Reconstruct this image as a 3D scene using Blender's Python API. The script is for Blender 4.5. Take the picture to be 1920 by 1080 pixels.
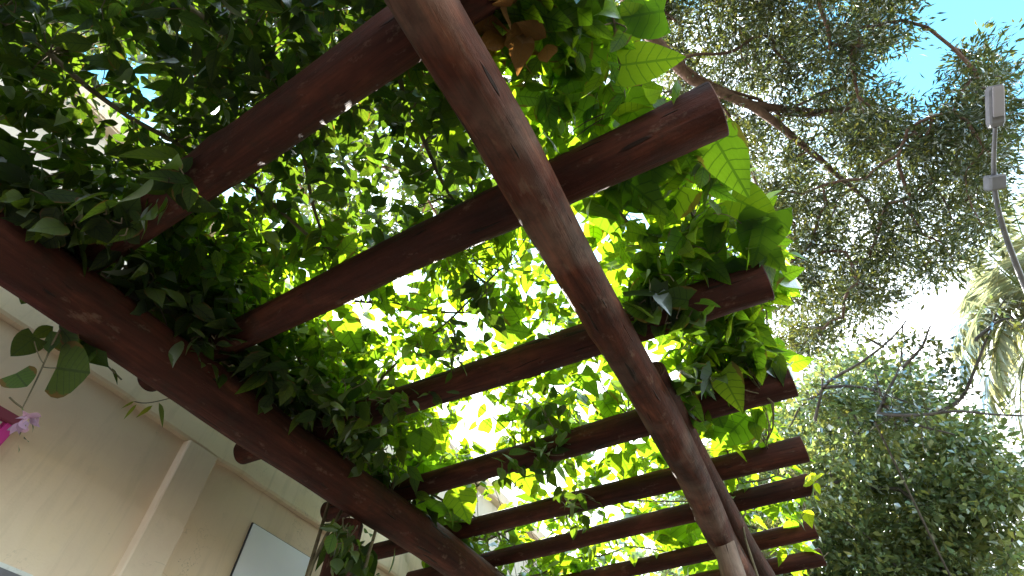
import bpy, math, numpy as np
from mathutils import Matrix, Vector, noise as mn

sc = bpy.context.scene
for o in list(bpy.data.objects): bpy.data.objects.remove(o)
rng = np.random.default_rng(11)

# ------------------------------------------------------------------ camera
RC = np.array([[0.8785, 0.4774, 0.0171], [-0.3634, 0.6911, -0.6248], [-0.3101, 0.5427, 0.7806]])   # world -> (right, down, forward)
EYE = np.array([0.0, 0.0, 1.5]); FPX = 1000.0
cam_d = bpy.data.cameras.new('camera'); cam = bpy.data.objects.new('camera', cam_d); sc.collection.objects.link(cam)
cam_d.sensor_width = 36; cam_d.lens = FPX / 1920 * 36; cam_d.clip_start = 0.05; cam_d.clip_end = 2000
M = Matrix.Identity(4)
for i in range(3):
    M[i][0] = RC[0, i]; M[i][1] = -RC[1, i]; M[i][2] = -RC[2, i]; M[i][3] = EYE[i]
q_ = M.to_3x3().to_quaternion(); q_.normalize()
cam.rotation_mode = 'QUATERNION'; cam.rotation_quaternion = q_; cam.location = EYE
sc.camera = cam
sc.render.resolution_x = 1024; sc.render.resolution_y = 576

def ray(x, y):
    d = RC.T @ np.array([x - 960, y - 540, FPX]); return d / np.linalg.norm(d)
def on_z(x, y, z):
    d = ray(x, y); return EYE + d * ((z - EYE[2]) / d[2])
def on_x(x, y, X):
    d = ray(x, y); return EYE + d * (X / d[0])
def at(x, y, dist): return EYE + ray(x, y) * dist
def project(P):
    q = (np.asarray(P) - EYE) @ RC.T
    return q[..., :2] / q[..., 2:3] * FPX + np.array([960, 540]), q[..., 2]

# ------------------------------------------------------------------ sun, sky, exposure
sun_dir = Vector(ray(905, 775)); sun_el = math.asin(sun_dir.z); sun_az = math.atan2(sun_dir.x, sun_dir.y)
sd = bpy.data.lights.new('sun', 'SUN'); sd.energy = 5.0; sd.angle = math.radians(0.5); sd.color = (1.0, 0.95, 0.86)
so = bpy.data.objects.new('sun', sd); sc.collection.objects.link(so)
so.rotation_mode = 'QUATERNION'; so.rotation_quaternion = sun_dir.to_track_quat('Z', 'Y')
sc.view_settings.view_transform = 'Standard'; sc.view_settings.look = 'None'
sc.view_settings.exposure = 2.5; sc.view_settings.gamma = 1; sc.view_settings.use_curve_mapping = False

w = bpy.data.worlds.new('World'); sc.world = w; w.use_nodes = True
nt = w.node_tree; N = nt.nodes; Lk = nt.links; N.clear()
def nd(t, **k):
    n = N.new(t)
    for a, b in k.items(): setattr(n, a, b)
    return n
def mth(op, a, b=None, c=None, clamp=False):
    n = nd('ShaderNodeMath', operation=op, use_clamp=clamp)
    for i, v in enumerate((a, b, c)):
        if v is None: continue
        if isinstance(v, (int, float)): n.inputs[i].default_value = v
        else: Lk.new(v, n.inputs[i])
    return n.outputs[0]
sky = nd('ShaderNodeTexSky', sky_type='NISHITA'); sky.sun_disc = False; sky.sun_elevation = sun_el; sky.sun_rotation = sun_az
sky.air_density = 1.0; sky.dust_density = 0.6; sky.ozone_density = 1.2
tc = nd('ShaderNodeTexCoord'); sep = nd('ShaderNodeSeparateXYZ'); Lk.new(tc.outputs['Generated'], sep.inputs[0])
n1 = nd('ShaderNodeTexNoise'); n1.inputs['Scale'].default_value = 4.2; n1.inputs['Detail'].default_value = 6; n1.inputs['Roughness'].default_value = .55
Lk.new(tc.outputs['Generated'], n1.inputs['Vector'])
# cloud bank low round the horizon, ragged at its top
low = nd('ShaderNodeMapRange', interpolation_type='SMOOTHSTEP'); Lk.new(sep.outputs[2], low.inputs[0])
low.inputs[1].default_value = .80; low.inputs[2].default_value = .52
ns = nd('ShaderNodeMapRange'); Lk.new(n1.outputs[0], ns.inputs[0]); ns.inputs[1].default_value = .38; ns.inputs[2].default_value = .62
dt = nd('ShaderNodeVectorMath', operation='DOT_PRODUCT'); Lk.new(tc.outputs['Generated'], dt.inputs[0]); dt.inputs[1].default_value = tuple(sun_dir)
au = nd('ShaderNodeMapRange', interpolation_type='SMOOTHSTEP'); Lk.new(dt.outputs['Value'], au.inputs[0]); au.inputs[1].default_value = .60; au.inputs[2].default_value = .80   # thin bright cloud round the sun
cl = mth('ADD', mth('MULTIPLY_ADD', ns.outputs[0], .55, mth('MULTIPLY_ADD', low.outputs[0], 1.0, -.60)), mth('MULTIPLY', au.outputs[0], .75), clamp=True)
mix = nd('ShaderNodeMix', data_type='RGBA'); Lk.new(cl, mix.inputs[0]); 
tint = nd('ShaderNodeMix', data_type='RGBA', blend_type='MULTIPLY'); tint.inputs[0].default_value = 1
Lk.new(sky.outputs[0], tint.inputs[6]); tint.inputs[7].default_value = (.58, 1.10, 1.02, 1)
Lk.new(tint.outputs[2], mix.inputs[6]); mix.inputs[7].default_value = (7.6, 7.9, 8.3, 1)
bg = nd('ShaderNodeBackground'); bg.inputs[1].default_value = 0.13; Lk.new(mix.outputs[2], bg.inputs[0])
wo = nd('ShaderNodeOutputWorld'); Lk.new(bg.outputs[0], wo.inputs[0])
try:
    sc.cycles.max_bounces = 8; sc.cycles.transparent_max_bounces = 4; sc.cycles.diffuse_bounces = 4; sc.cycles.transmission_bounces = 4
except Exception: pass

# ------------------------------------------------------------------ helpers
def link(o): sc.collection.objects.link(o); return o
def tag(o, label=None, cat=None, group=None, kind=None):
    if label: o['label'] = label
    if cat: o['category'] = cat
    if group: o['group'] = group
    if kind: o['kind'] = kind
    return o
def thing(name, label, cat, loc=(0, 0, 0), group=None):
    o = link(bpy.data.objects.new(name, None)); o.empty_display_size = .1; o.location = loc
    return tag(o, label, cat, group)
def mesh_np(name, V, F, mat, parent=None, smooth=True, attrs=None, uv=None):
    """V (n,3) world coordinates, F (m,k) equal sized faces"""
    V = np.asarray(V, np.float32); F = np.asarray(F, np.int32)
    me = bpy.data.meshes.new(name); me.vertices.add(len(V)); me.vertices.foreach_set('co', V.ravel())
    k = F.shape[1]; me.loops.add(F.size); me.loops.foreach_set('vertex_index', F.ravel())
    me.polygons.add(len(F)); me.polygons.foreach_set('loop_start', np.arange(0, F.size, k, dtype=np.int32))
    me.polygons.foreach_set('use_smooth', np.full(len(F), smooth))
    me.update(calc_edges=True)
    if uv is not None:
        l = me.uv_layers.new(name='UVMap'); l.data.foreach_set('uv', np.asarray(uv, np.float32)[F.ravel()].ravel())
    for an, (ty, data) in (attrs or {}).items():
        a = me.attributes.new(an, ty, 'POINT')
        a.data.foreach_set('value' if ty == 'FLOAT' else 'vector', np.asarray(data, np.float32).ravel())
    me.materials.append(mat)
    o = link(bpy.data.objects.new(name, me))
    if parent:
        o.parent = parent
        p = parent; off = Vector((0, 0, 0))
        while p: off += p.location; p = p.parent
        me.transform(Matrix.Translation(-off))
    return o
def py_mesh(name, verts, faces, mat, parent=None, smooth=False):
    me = bpy.data.meshes.new(name); me.from_pydata([tuple(v) for v in verts], [], faces); me.materials.append(mat); me.update()
    if smooth: me.polygons.foreach_set('use_smooth', [True] * len(faces))
    o = link(bpy.data.objects.new(name, me))
    if parent:
        o.parent = parent; p = parent; off = Vector((0, 0, 0))
        while p: off += p.location; p = p.parent
        me.transform(Matrix.Translation(-off))
    return o
def box(name, a, b, mat, parent=None, bev=0.0):
    import bmesh
    bm = bmesh.new(); bmesh.ops.create_cube(bm, size=1)
    a = Vector(a); b = Vector(b)
    for v in bm.verts: v.co = Vector((a[i] + (b[i] - a[i]) * (v.co[i] + .5) for i in range(3)))
    if bev: bmesh.ops.bevel(bm, geom=bm.edges[:], offset=bev, segments=2, affect='EDGES')
    me = bpy.data.meshes.new(name); bm.to_mesh(me); bm.free(); me.materials.append(mat)
    o = link(bpy.data.objects.new(name, me))
    if parent:
        o.parent = parent; p = parent; off = Vector((0, 0, 0))
        while p: off += p.location; p = p.parent
        me.transform(Matrix.Translation(-off))
    return o

class Mat:
    def __init__(s, name, rough=.8):
        s.m = bpy.data.materials.new(name); s.m.use_nodes = True; s.t = s.m.node_tree; s.t.nodes.clear()
        s.out = s.n('ShaderNodeOutputMaterial'); s.rough = rough
    def n(s, t, **k):
        x = s.t.nodes.new(t)
        for a, b in k.items(): setattr(x, a, b)
        return x
    def l(s, a, b): s.t.links.new(a, b)
    def val(s, node, i, v):
        if hasattr(v, 'is_linked') or isinstance(v, bpy.types.NodeSocket): s.l(v, node.inputs[i])
        else: node.inputs[i].default_value = v
    def noise(s, vec, scale, detail=4, rough=.55, dist=0):
        x = s.n('ShaderNodeTexNoise'); s.l(vec, x.inputs['Vector']); x.inputs['Scale'].default_value = scale
        x.inputs['Detail'].default_value = detail; x.inputs['Roughness'].default_value = rough; x.inputs['Distortion'].default_value = dist
        return x.outputs[0]
    def ramp(s, f, stops):
        x = s.n('ShaderNodeValToRGB'); s.l(f, x.inputs[0]); e = x.color_ramp.elements
        while len(e) < len(stops): e.new(.5)
        for a, (p, c) in zip(e, stops): a.position = p; a.color = (*c, 1) if len(c) == 3 else c
        return x.outputs[0]
    def mixc(s, f, a, b, mode='MIX'):
        x = s.n('ShaderNodeMix', data_type='RGBA', blend_type=mode)
        for i, v in ((0, f), (6, a), (7, b)):
            if isinstance(v, bpy.types.NodeSocket): s.l(v, x.inputs[i])
            elif i == 0: x.inputs[0].default_value = v
            else: x.inputs[i].default_value = (*v, 1) if len(v) == 3 else v
        return x.outputs[2]
    def math(s, op, a, b=None, c=None, clamp=False):
        x = s.n('ShaderNodeMath', operation=op, use_clamp=clamp)
        for i, v in enumerate((a, b, c)):
            if v is None: continue
            if isinstance(v, (int, float)): x.inputs[i].default_value = v
            else: s.l(v, x.inputs[i])
        return x.outputs[0]
    def mapv(s, vec, scale):
        x = s.n('ShaderNodeMapping'); s.l(vec, x.inputs[0]); x.inputs['Scale'].default_value = scale; return x.outputs[0]
    def pbr(s, col, rough=None, bump=None, bs=.3, bd=.01, spec=.3):
        p = s.n('ShaderNodeBsdfPrincipled')
        if isinstance(col, bpy.types.NodeSocket): s.l(col, p.inputs['Base Color'])
        else: p.inputs['Base Color'].default_value = (*col, 1)
        r = s.rough if rough is None else rough
        if isinstance(r, bpy.types.NodeSocket): s.l(r, p.inputs['Roughness'])
        else: p.inputs['Roughness'].default_value = r
        p.inputs['Specular IOR Level'].default_value = spec
        if bump is not None:
            b = s.n('ShaderNodeBump'); b.inputs['Strength'].default_value = bs; b.inputs['Distance'].default_value = bd
            s.l(bump, b.inputs['Height']); s.l(b.outputs[0], p.inputs['Normal'])
        s.l(p.outputs[0], s.out.inputs[0]); return s.m

def wood_mat(name, dark, mid, pale, paleamt=.0):
    m = Mat(name); a = m.n('ShaderNodeAttribute', attribute_name='grain'); v = a.outputs['Vector']
    g1 = m.noise(m.mapv(v, (1, 1, .06)), 55, 5, .6, .3)
    g2 = m.noise(m.mapv(v, (1, 1, .25)), 9, 4, .6, .5)
    g3 = m.noise(v, 3.0, 3)
    base = m.ramp(g2, [(.3, dark), (.55, mid), (.78, pale)])
    fine = m.ramp(g1, [(.3, (.55, .55, .55)), (.6, (1.12, 1.1, 1.08))])
    c = m.mixc(1, base, fine, 'MULTIPLY')
    if paleamt:
        pk = m.ramp(g3, [(.5 - paleamt * .2, (0, 0, 0)), (.66, (1, 1, 1))])
        c = m.mixc(m.math('MULTIPLY', pk, paleamt), c, (.42, .33, .27))
    crack = m.ramp(m.noise(m.mapv(v, (1, 1, .13)), 34, 2, .4, .2), [(.27, (1, 1, 1)), (.31, (0, 0, 0))])
    c = m.mixc(m.math('MULTIPLY', crack, .85), c, (.012, .008, .006))
    h = m.math('SUBTRACT', m.math('MULTIPLY_ADD', g1, .5, g2), m.math('MULTIPLY', crack, .9))
    gr = m.noise(v, 11, 6, .7); c = m.mixc(m.math('MULTIPLY', m.ramp(gr, [(.5, (0, 0, 0)), (.68, (1, 1, 1))]), .55), c, (.028, .016, .012))
    sc_ = m.noise(m.mapv(v, (1, 1, .5)), 19, 4, .7); c = m.mixc(m.math('MULTIPLY', m.ramp(sc_, [(.60, (0, 0, 0)), (.70, (1, 1, 1))]), .35), c, (.22, .14, .10))
    h = m.math('ADD', h, m.math('MULTIPLY', gr, .8))
    return m.pbr(c, .78, h, .9, .009, .22)
WOOD = wood_mat('red_stained_log', (.027, .008, .006), (.064, .017, .011), (.13, .040, .022))
WOODB = wood_mat('weathered_beam_log', (.025, .008, .005), (.082, .021, .011), (.24, .074, .036), .2)
WOODP = wood_mat('peeling_post_log', (.05, .026, .02), (.13, .068, .048), (.28, .18, .14), .6)
def endgrain():
    m = Mat('log_end_grain'); tcx = m.n('ShaderNodeTexCoord'); 
    a = m.n('ShaderNodeAttribute', attribute_name='grain')
    ln = m.n('ShaderNodeVectorMath', operation='LENGTH'); m.l(a.outputs['Vector'], ln.inputs[0])
    wv = m.math('ADD', m.math('MULTIPLY', m.math('SINE', m.math('ADD', m.math('MULTIPLY', ln.outputs['Value'], 620), m.math('MULTIPLY', m.noise(a.outputs['Vector'], 22, 3), 9))), .22), m.noise(a.outputs['Vector'], 45, 4))
    return m.pbr(m.ramp(wv, [(.3, (.05, .022, .016)), (.7, (.11, .05, .035))]), .85, wv, .4, .003)
ENDG = endgrain()

def leaf_mat(name, face, trans, tmix=.45, gloss=.06, veins=True, hue=.5, bright=.5, rough=.38):
    m = Mat(name)
    at_ = m.n('ShaderNodeAttribute', attribute_name='rnd').outputs['Fac']
    oi = m.n('ShaderNodeObjectInfo').outputs['Random']
    r = m.math('FRACT', m.math('ADD', at_, oi))
    v1 = m.math('MULTIPLY_ADD', r, bright * 2 * .5, 1 - bright * .5)
    r2 = m.math('FRACT', m.math('MULTIPLY', r, 17.3))
    def shade(c):
        x = m.mixc(m.math('MULTIPLY', r2, hue), c, (c[0] * 1.75, c[1] * 1.12, c[2] * .6))
        cm = m.n('ShaderNodeCombineColor'); 
        for i in range(3): m.l(v1, cm.inputs[i])
        return m.mixc(1, x, cm.outputs[0], 'MULTIPLY')
    fc, tcx = shade(face), shade(trans)
    bumpn = None
    if veins:
        uv = m.n('ShaderNodeUVMap'); uv.uv_map = 'UVMap'; sp = m.n('ShaderNodeSeparateXYZ'); m.l(uv.outputs[0], sp.inputs[0])
        U, Vv = sp.outputs[0], m.math('ABSOLUTE', sp.outputs[1])       # U along the leaf, V across (-1..1)
        side = m.math('FRACT', m.math('MULTIPLY', m.math('MULTIPLY_ADD', Vv, -.30, U), 6.5))
        sv = m.math('LESS_THAN', m.math('ABSOLUTE', m.math('SUBTRACT', side, .5)), .055)
        mid = m.math('LESS_THAN', Vv, .045)
        vn = m.math('MAXIMUM', sv, mid)
        blot = m.noise(uv.outputs[0], 7, 3)
        tcx = m.mixc(m.math('MULTIPLY', vn, .72), tcx, (trans[0] * .42, trans[1] * .45, trans[2] * .5))
        fc = m.mixc(m.math('MULTIPLY', vn, .3), fc, (face[0] * 1.6, face[1] * 1.5, face[2] * 1.4))
        tcx = m.mixc(m.math('MULTIPLY', m.ramp(blot, [(.58, (0, 0, 0)), (.75, (1, 1, 1))]), .35), tcx, (trans[0] * .8, trans[1] * .55, trans[2]))
        ed = m.math('MULTIPLY', m.math('GREATER_THAN', m.math('ADD', m.math('ADD', Vv, m.math('MULTIPLY', r, .35)), m.math('MULTIPLY', blot, .5)), 1.32), .8)
        tcx = m.mixc(ed, tcx, (.32, .17, .03)); fc = m.mixc(ed, fc, (.12, .07, .025))
        bq = m.n('ShaderNodeBump'); bq.inputs['Strength'].default_value = .5; bq.inputs['Distance'].default_value = .003
        m.l(m.math('ADD', vn, blot), bq.inputs['Height']); bumpn = bq.outputs[0]
    d = m.n('ShaderNodeBsdfDiffuse'); m.l(fc, d.inputs[0]); t = m.n('ShaderNodeBsdfTranslucent'); m.l(tcx, t.inputs[0])
    g = m.n('ShaderNodeBsdfGlossy'); g.inputs['Roughness'].default_value = rough; g.inputs[0].default_value = (.9, .95, 1, 1)
    if bumpn:
        for x in (d, t, g): m.l(bumpn, x.inputs['Normal'])
    a = m.n('ShaderNodeMixShader'); a.inputs[0].default_value = tmix; m.l(d.outputs[0], a.inputs[1]); m.l(t.outputs[0], a.inputs[2])
    b = m.n('ShaderNodeMixShader'); m.l(a.outputs[0], b.inputs[1]); m.l(g.outputs[0], b.inputs[2])
    fr = m.n('ShaderNodeFresnel'); fr.inputs[0].default_value = 1.4
    m.l(m.math('MULTIPLY', fr.outputs[0], gloss * 5, clamp=True), b.inputs[0])
    m.l(b.outputs[0], m.out.inputs[0]); return m.m
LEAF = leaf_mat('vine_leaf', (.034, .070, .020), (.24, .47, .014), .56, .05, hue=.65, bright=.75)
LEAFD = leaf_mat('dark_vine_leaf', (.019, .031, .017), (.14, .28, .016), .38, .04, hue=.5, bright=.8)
LEAFN = leaf_mat('narrow_leaf', (.050, .082, .026), (.25, .42, .03), .5, .05, veins=False, hue=.8)
LEAFY = leaf_mat('young_leaf', (.13, .20, .02), (.55, .72, .02), .6, .04, hue=.4, bright=.4)
LEAFB = leaf_mat('dry_leaf', (.13, .075, .03), (.30, .16, .04), .35, .02, hue=.5)
FEATH = leaf_mat('fine_tree_leaf', (.028, .048, .038), (.14, .20, .05), .30, .09, veins=False, hue=.9, bright=.9)
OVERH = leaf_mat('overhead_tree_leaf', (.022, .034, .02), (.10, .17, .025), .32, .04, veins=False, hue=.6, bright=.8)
BUSH = leaf_mat('broad_tree_leaf', (.125, .20, .115), (.18, .28, .09), .38, .06, veins=False, hue=.9, bright=1.0)
PALM = leaf_mat('palm_leaflet', (.20, .24, .18), (.30, .36, .20), .40, .10, veins=False, hue=.5)
def bark_mat(name, a, b):
    m = Mat(name); x = m.n('ShaderNodeTexCoord').outputs['Object']; n_ = m.noise(x, 14, 6, .65, .4)
    return m.pbr(m.ramp(n_, [(.3, a), (.7, b)]), .85, n_, .6, .02, .2)
BARK = bark_mat('smooth_bark', (.075, .045, .038), (.19, .12, .095))
BARKG = bark_mat('grey_bark', (.05, .045, .045), (.15, .13, .12))
STEM = bark_mat('vine_stem', (.07, .055, .035), (.20, .16, .10))
GSTEM = bark_mat('green_stem', (.09, .13, .04), (.20, .26, .09))

# ------------------------------------------------------------------ ground
def ground():
    m = Mat('dry_earth'); x = m.n('ShaderNodeTexCoord').outputs['Object']
    n_ = m.noise(x, 1.6, 8, .6)
    mat = m.pbr(m.ramp(n_, [(.35, (.09, .085, .04)), (.5, (.15, .12, .08)), (.65, (.06, .085, .03))]), .95, n_, .4, .03)
    g = py_mesh('ground', [(-600, -600, 0), (600, -600, 0), (600, 600, 0), (-600, 600, 0)], [(0, 1, 2, 3)], mat)
    tag(g, 'dry earth and grass ground far below the view', None, None, 'structure')
    mt = Mat('terrace_concrete'); x = mt.n('ShaderNodeTexCoord').outputs['Object']; n_ = mt.noise(x, 6, 6)
    p = box('pavement', (-2.9, -4, .004), (2.0, 9, .09), mt.pbr(mt.ramp(n_, [(.3, (.10, .088, .075)), (.7, (.16, .14, .12))]), .9, n_, .2, .005), None, .01)
    tag(p, 'pale concrete terrace under the pergola', None, None, 'structure')
ground()

# ------------------------------------------------------------------ house
WX = -2.9
def plaster(name, base, stain=.25):
    m = Mat(name); x = m.n('ShaderNodeTexCoord').outputs['Object']
    big = m.noise(x, 1.3, 5, .6, .4); mid = m.noise(x, 6, 6, .65); fine = m.noise(x, 90, 3, .6)
    drip = m.noise(m.mapv(x, (1, 5, .5)), 3.2, 5, .65, .5)
    b2 = tuple(c * k for c, k in zip(base, (.90, .84, .84))); b3 = tuple(c * k for c, k in zip(base, (1.06, 1.04, .94)))
    c = m.ramp(big, [(.3, b2), (.55, base), (.75, b3)])
    c = m.mixc(m.math('MULTIPLY', m.ramp(drip, [(.52, (0, 0, 0)), (.72, (1, 1, 1))]), stain), c, (base[0] * .55, base[1] * .55, base[2] * .5))
    c = m.mixc(m.math('MULTIPLY', m.ramp(mid, [(.6, (0, 0, 0)), (.7, (1, 1, 1))]), .12), c, (.3, .27, .2))
    ck = m.noise(x, 2.1, 5, .6, 1.2); hair = m.math('LESS_THAN', m.math('ABSOLUTE', m.math('SUBTRACT', ck, .5)), .0022)
    gate = m.ramp(m.noise(x, .9, 2), [(.5, (0, 0, 0)), (.6, (1, 1, 1))])
    c = m.mixc(m.math('MULTIPLY', m.math('MULTIPLY', hair, gate), .5), c, (.16, .12, .08))
    spk = m.ramp(m.noise(x, 38, 4, .7), [(.68, (0, 0, 0)), (.73, (1, 1, 1))]); c = m.mixc(m.math('MULTIPLY', spk, .35), c, (.30, .24, .15))
    h = m.math('MULTIPLY_ADD', fine, .35, mid)
    return m.pbr(c, .92, h, .35, .006, .15)
PL = plaster('ochre_plaster', (.83, .655, .50)); PLB = plaster('band_plaster', (.85, .69, .50), .4)
PLG = plaster('grey_parapet_plaster', (.66, .58, .50), .5); PLP = plaster('pilaster_plaster', (.84, .67, .53), .2)
TRIM = plaster('white_trim', (.74, .73, .72), .1)
house = thing('house', 'ochre plastered house wall with pilaster and raised band behind the pergola', 'house', (WX, 2, 0))
box('wall', (-10, -6, 0), (WX, 12.0, 3.30), PL, house)
box('upper_wall', (-10, -6, 3.62), (WX + .01, 12.0, 4.62), PLG, house)
# band with hand trowelled, slightly wavy lower edge
def band():
    ys = np.arange(-6, 12.001, .04); V = []; F = []
    n = len(ys)
    for i, y in enumerate(ys):
        e = 3.30 + .016 * mn.noise(Vector((y * 1.1, 3, 0))) + .007 * mn.noise(Vector((y * 6, 9, 0)))
        d = .035 + .005 * mn.noise(Vector((y * 2.3, 1, 5)))
        V += [(WX - .3, y, e), (WX + d, y, e), (WX + d + .008, y, e + .014), (WX + d + .004, y, 3.60), (WX + d - .02, y, 3.62), (WX - .3, y, 3.62)]
    for i in range(n - 1):
        for k in range(5):
            a = i * 6 + k; F.append((a, a + 6, a + 7, a + 1))
    o = py_mesh('band', V, F, PLB, house, False); return o
band()
# pilaster: a slightly leaning strip with softened corners
def pilaster():
    y0, y1 = 1.36, 1.575
    V, F = [], []
    zs = np.linspace(0, 3.29, 60)
    for z in zs:
        k = .004 * mn.noise(Vector((z * 2, 0, 1))); s = (3.29 - z) * .07 * .5
        pr = [(WX - .02, y0 + s + k), (WX + .045, y0 + s + .006 + k), (WX + .052, y0 + s + .014 + k), (WX + .052, y1 + s * .6 - .014 + k), (WX + .045, y1 + s * .6 - .006 + k), (WX - .02, y1 + s * .6 + k)]
        V += [(a, b, z) for a, b in pr]
    for i in range(len(zs) - 1):
        for k in range(5):
            a = i * 6 + k; F.append((a, a + 1, a + 7, a + 6))
    py_mesh('pilaster', V, F, PLP, house)
pilaster()
box('roof', (-10.2, -6.2, 4.62), (WX + .10, 12.2, 4.76), PLP, house, .012)
# window with a white frame at the lower left
win = box('window', (WX - .04, .30, 1.35), (WX + .012, 1.10, 2.46), TRIM, house, .01)
gm = Mat('grey_shutter'); gx = gm.n('ShaderNodeTexCoord').outputs['Object']
GREY = gm.pbr(gm.ramp(gm.noise(gx, 8), [(.3, (.13, .12, .14)), (.7, (.2, .19, .21))]), .5)
sh = box('shutter', (WX + .013, .345, 1.40), (WX + .034, 1.055, 2.435), GREY, win, .006)
# white board
wb = thing('white_board', 'plain white rectangular board mounted on the ochre wall right of the pilaster', 'board', (WX, 2.25, 2.3))
wm = Mat('white_board_paint'); wx = wm.n('ShaderNodeTexCoord').outputs['Object']; wn = wm.noise(wx, 5, 5)
WHITE = wm.pbr(wm.ramp(wn, [(.3, (.86, .88, .98)), (.7, (.90, .91, .98))]), .6)
bp = box('panel', (WX + .006, 1.985, 1.6), (WX + .018, 2.53, 3.10), WHITE, wb, .003)
dk = Mat('dark_edge'); DK = dk.pbr((.05, .05, .065), .6)
box('backing', (WX + .001, 1.979, 1.595), (WX + .012, 2.536, 3.104), DK, wb)
# pink framed sign at the left edge of the picture
pk = thing('pink_sign', 'pink framed sign with a white face hanging on the ochre wall at the left edge', 'sign', (WX, .5, 2.8))
pm = Mat('pink_paint'); px_ = pm.n('ShaderNodeTexCoord').outputs['Object']; PINK = pm.pbr(pm.ramp(pm.noise(px_, 9), [(.3, (.50, .035, .22)), (.7, (.68, .06, .36))]), .45)
pm2 = Mat('dull_pink_edge'); PINK2 = pm2.pbr((.30, .07, .12), .6)
box('board', (WX + .005, -.2, 2.35), (WX + .030, .645, 2.945), PINK, pk, .004)
box('frame', (WX + .032, -.2, 2.905), (WX + .050, .655, 2.950), PINK2, pk, .004)
box('frame', (WX + .032, .612, 2.35), (WX + .050, .655, 2.904), PINK, pk, .004)
box('white_face', (WX + .032, -.2, 2.775), (WX + .040, .60, 2.900), TRIM, pk)

# ------------------------------------------------------------------ logs
def log_mesh(name, path, radii, mat, parent, seed=0, seg=22, knots=(), wob=.05, capname='cut_end', step=.035):
    path = np.array(path, float); radii = np.array(radii, float)
    L = np.concatenate([[0], np.cumsum(np.linalg.norm(np.diff(path, axis=0), axis=1))])
    n = max(4, int(L[-1] / step)); s = np.linspace(0, L[-1], n)
    # smooth interpolation of the centre line
    P = np.stack([np.interp(s, L, path[:, k]) for k in range(3)], 1)
    ker = np.ones(9) / 9
    if n > 20:
        for k in range(3):
            e = np.concatenate([2 * P[0, k] - P[4:0:-1, k], P[:, k], 2 * P[-1, k] - P[-2:-6:-1, k]])
            P[:, k] = np.convolve(e, ker, 'valid')
    R = np.interp(s, L, radii)
    T = np.gradient(P, axis=0); T /= np.linalg.norm(T, axis=1)[:, None]
    up = np.array([0, 0, 1.]) if abs(T[0, 2]) < .9 else np.array([1., 0, 0])
    A = np.cross(T, up); A /= np.linalg.norm(A, axis=1)[:, None]; B = np.cross(T, A)
    V = np.zeros((n, seg, 3)); G = np.zeros((n, seg, 3))
    for i in range(n):
        for j in range(seg):
            a = 2 * math.pi * j / seg; ca, sa = math.cos(a), math.sin(a)
            q = Vector((ca * 1.1 + seed * 7.7, sa * 1.1, s[i] * 2.2)); f = 1 + wob * 1.5 * mn.noise(q) + .3 * wob * mn.noise(q * 3.1) + .12 * wob * mn.noise(Vector((ca * 5 + seed, sa * 5, s[i] * 1.3)))
            for (ks, ka, kh) in knots:
                da = (a - ka + math.pi) % (2 * math.pi) - math.pi
                f += kh * math.exp(-((s[i] - ks) / .05) ** 2 - (da / .45) ** 2)
            r = R[i] * f; V[i, j] = P[i] + A[i] * ca * r + B[i] * sa * r
            G[i, j] = (ca * R[i] + seed * .37, sa * R[i], s[i] + seed)
    F = []
    idx = np.arange(n * seg).reshape(n, seg)
    a = idx[:-1]; b = idx[1:]
    F = np.stack([a, b, np.roll(b, -1, 1), np.roll(a, -1, 1)], -1).reshape(-1, 4)
    o = mesh_np(name, V.reshape(-1, 3), F, mat, parent, True, {'grain': ('FLOAT_VECTOR', G.reshape(-1, 3))})
    # cut ends: chamfer ring + disc
    for e, sg in ((0, -1), (n - 1, 1)):
        ring = V[e]; c = P[e]; t = T[e] * sg
        r1 = c + (ring - c) * .97 + t * .003; ctr = c + t * .004
        vv = np.concatenate([ring, r1, [ctr]]); fc = []
        for j in range(seg):
            k = (j + 1) % seg
            fc.append((j, k, seg + k) if sg > 0 else (k, j, seg + j)); fc.append((j, seg + k, seg + j) if sg > 0 else (k, seg + j, seg + k))
            fc.append((seg + j, seg + k, 2 * seg) if sg > 0 else (seg + k, seg + j, 2 * seg))
        gg = (vv - c)
        mesh_np(capname, vv, np.array(fc), ENDG, o, False, {'grain': ('FLOAT_VECTOR', gg)})
    return o

pergola = thing('pergola', 'reddish brown round log pergola with rafters laid across two long beams', 'pergola', (-1.2, 1.5, 0))
ZB, ZR = 3.0, 3.175
# right beam follows the slightly bowed trunk of the photograph
rb = [on_z(x, y, ZB) for x, y in ((705, -160), (790, 0), (918, 210), (1060, 470), (1194, 700), (1294, 880), (1352, 1010))]
rb = [np.array([-.40, -3.2, ZB]), np.array([-.385, -1.2, ZB])] + rb + [np.array([-.41, 4.2, ZB])]
log_mesh('beam', rb, [.090, .088, .085, .084, .084, .083, .082, .081, .080, .08], WOODB, pergola, 1, 26,
         knots=((4.55, 2.4, .10), (5.4, 1.9, .12), (6.1, 2.7, .1)), wob=.055)
# second log lying beside the end of the right beam
log_mesh('beam', [(-.300, 1.75, ZB + .05), (-.315, 2.6, ZB + .05), (-.315, 3.4, ZB + .05), (-.28, 4.6, ZB + .02), (-.28, 7.2, ZB + .02)], [.050, .052, .055, .06, .07], WOOD, pergola, 2, 20)
lb = [on_z(x, y, ZB) for x, y in ((-60, 415), (60, 500), (300, 668), (600, 878), (830, 1030))]
lb = [np.array([-2.1, -3.2, ZB]), np.array([-2.085, -1.0, ZB])] + lb + [np.array([-1.93, 4.4, ZB]), np.array([-1.95, 7.2, ZB])]
log_mesh('beam', lb, [.118, .116, .114, .112, .110, .108, .106, .1, .1], WOOD, pergola, 3, 26, knots=((3.9, 4.2, .08), (5.2, 3.9, .08)), wob=.05)
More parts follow.
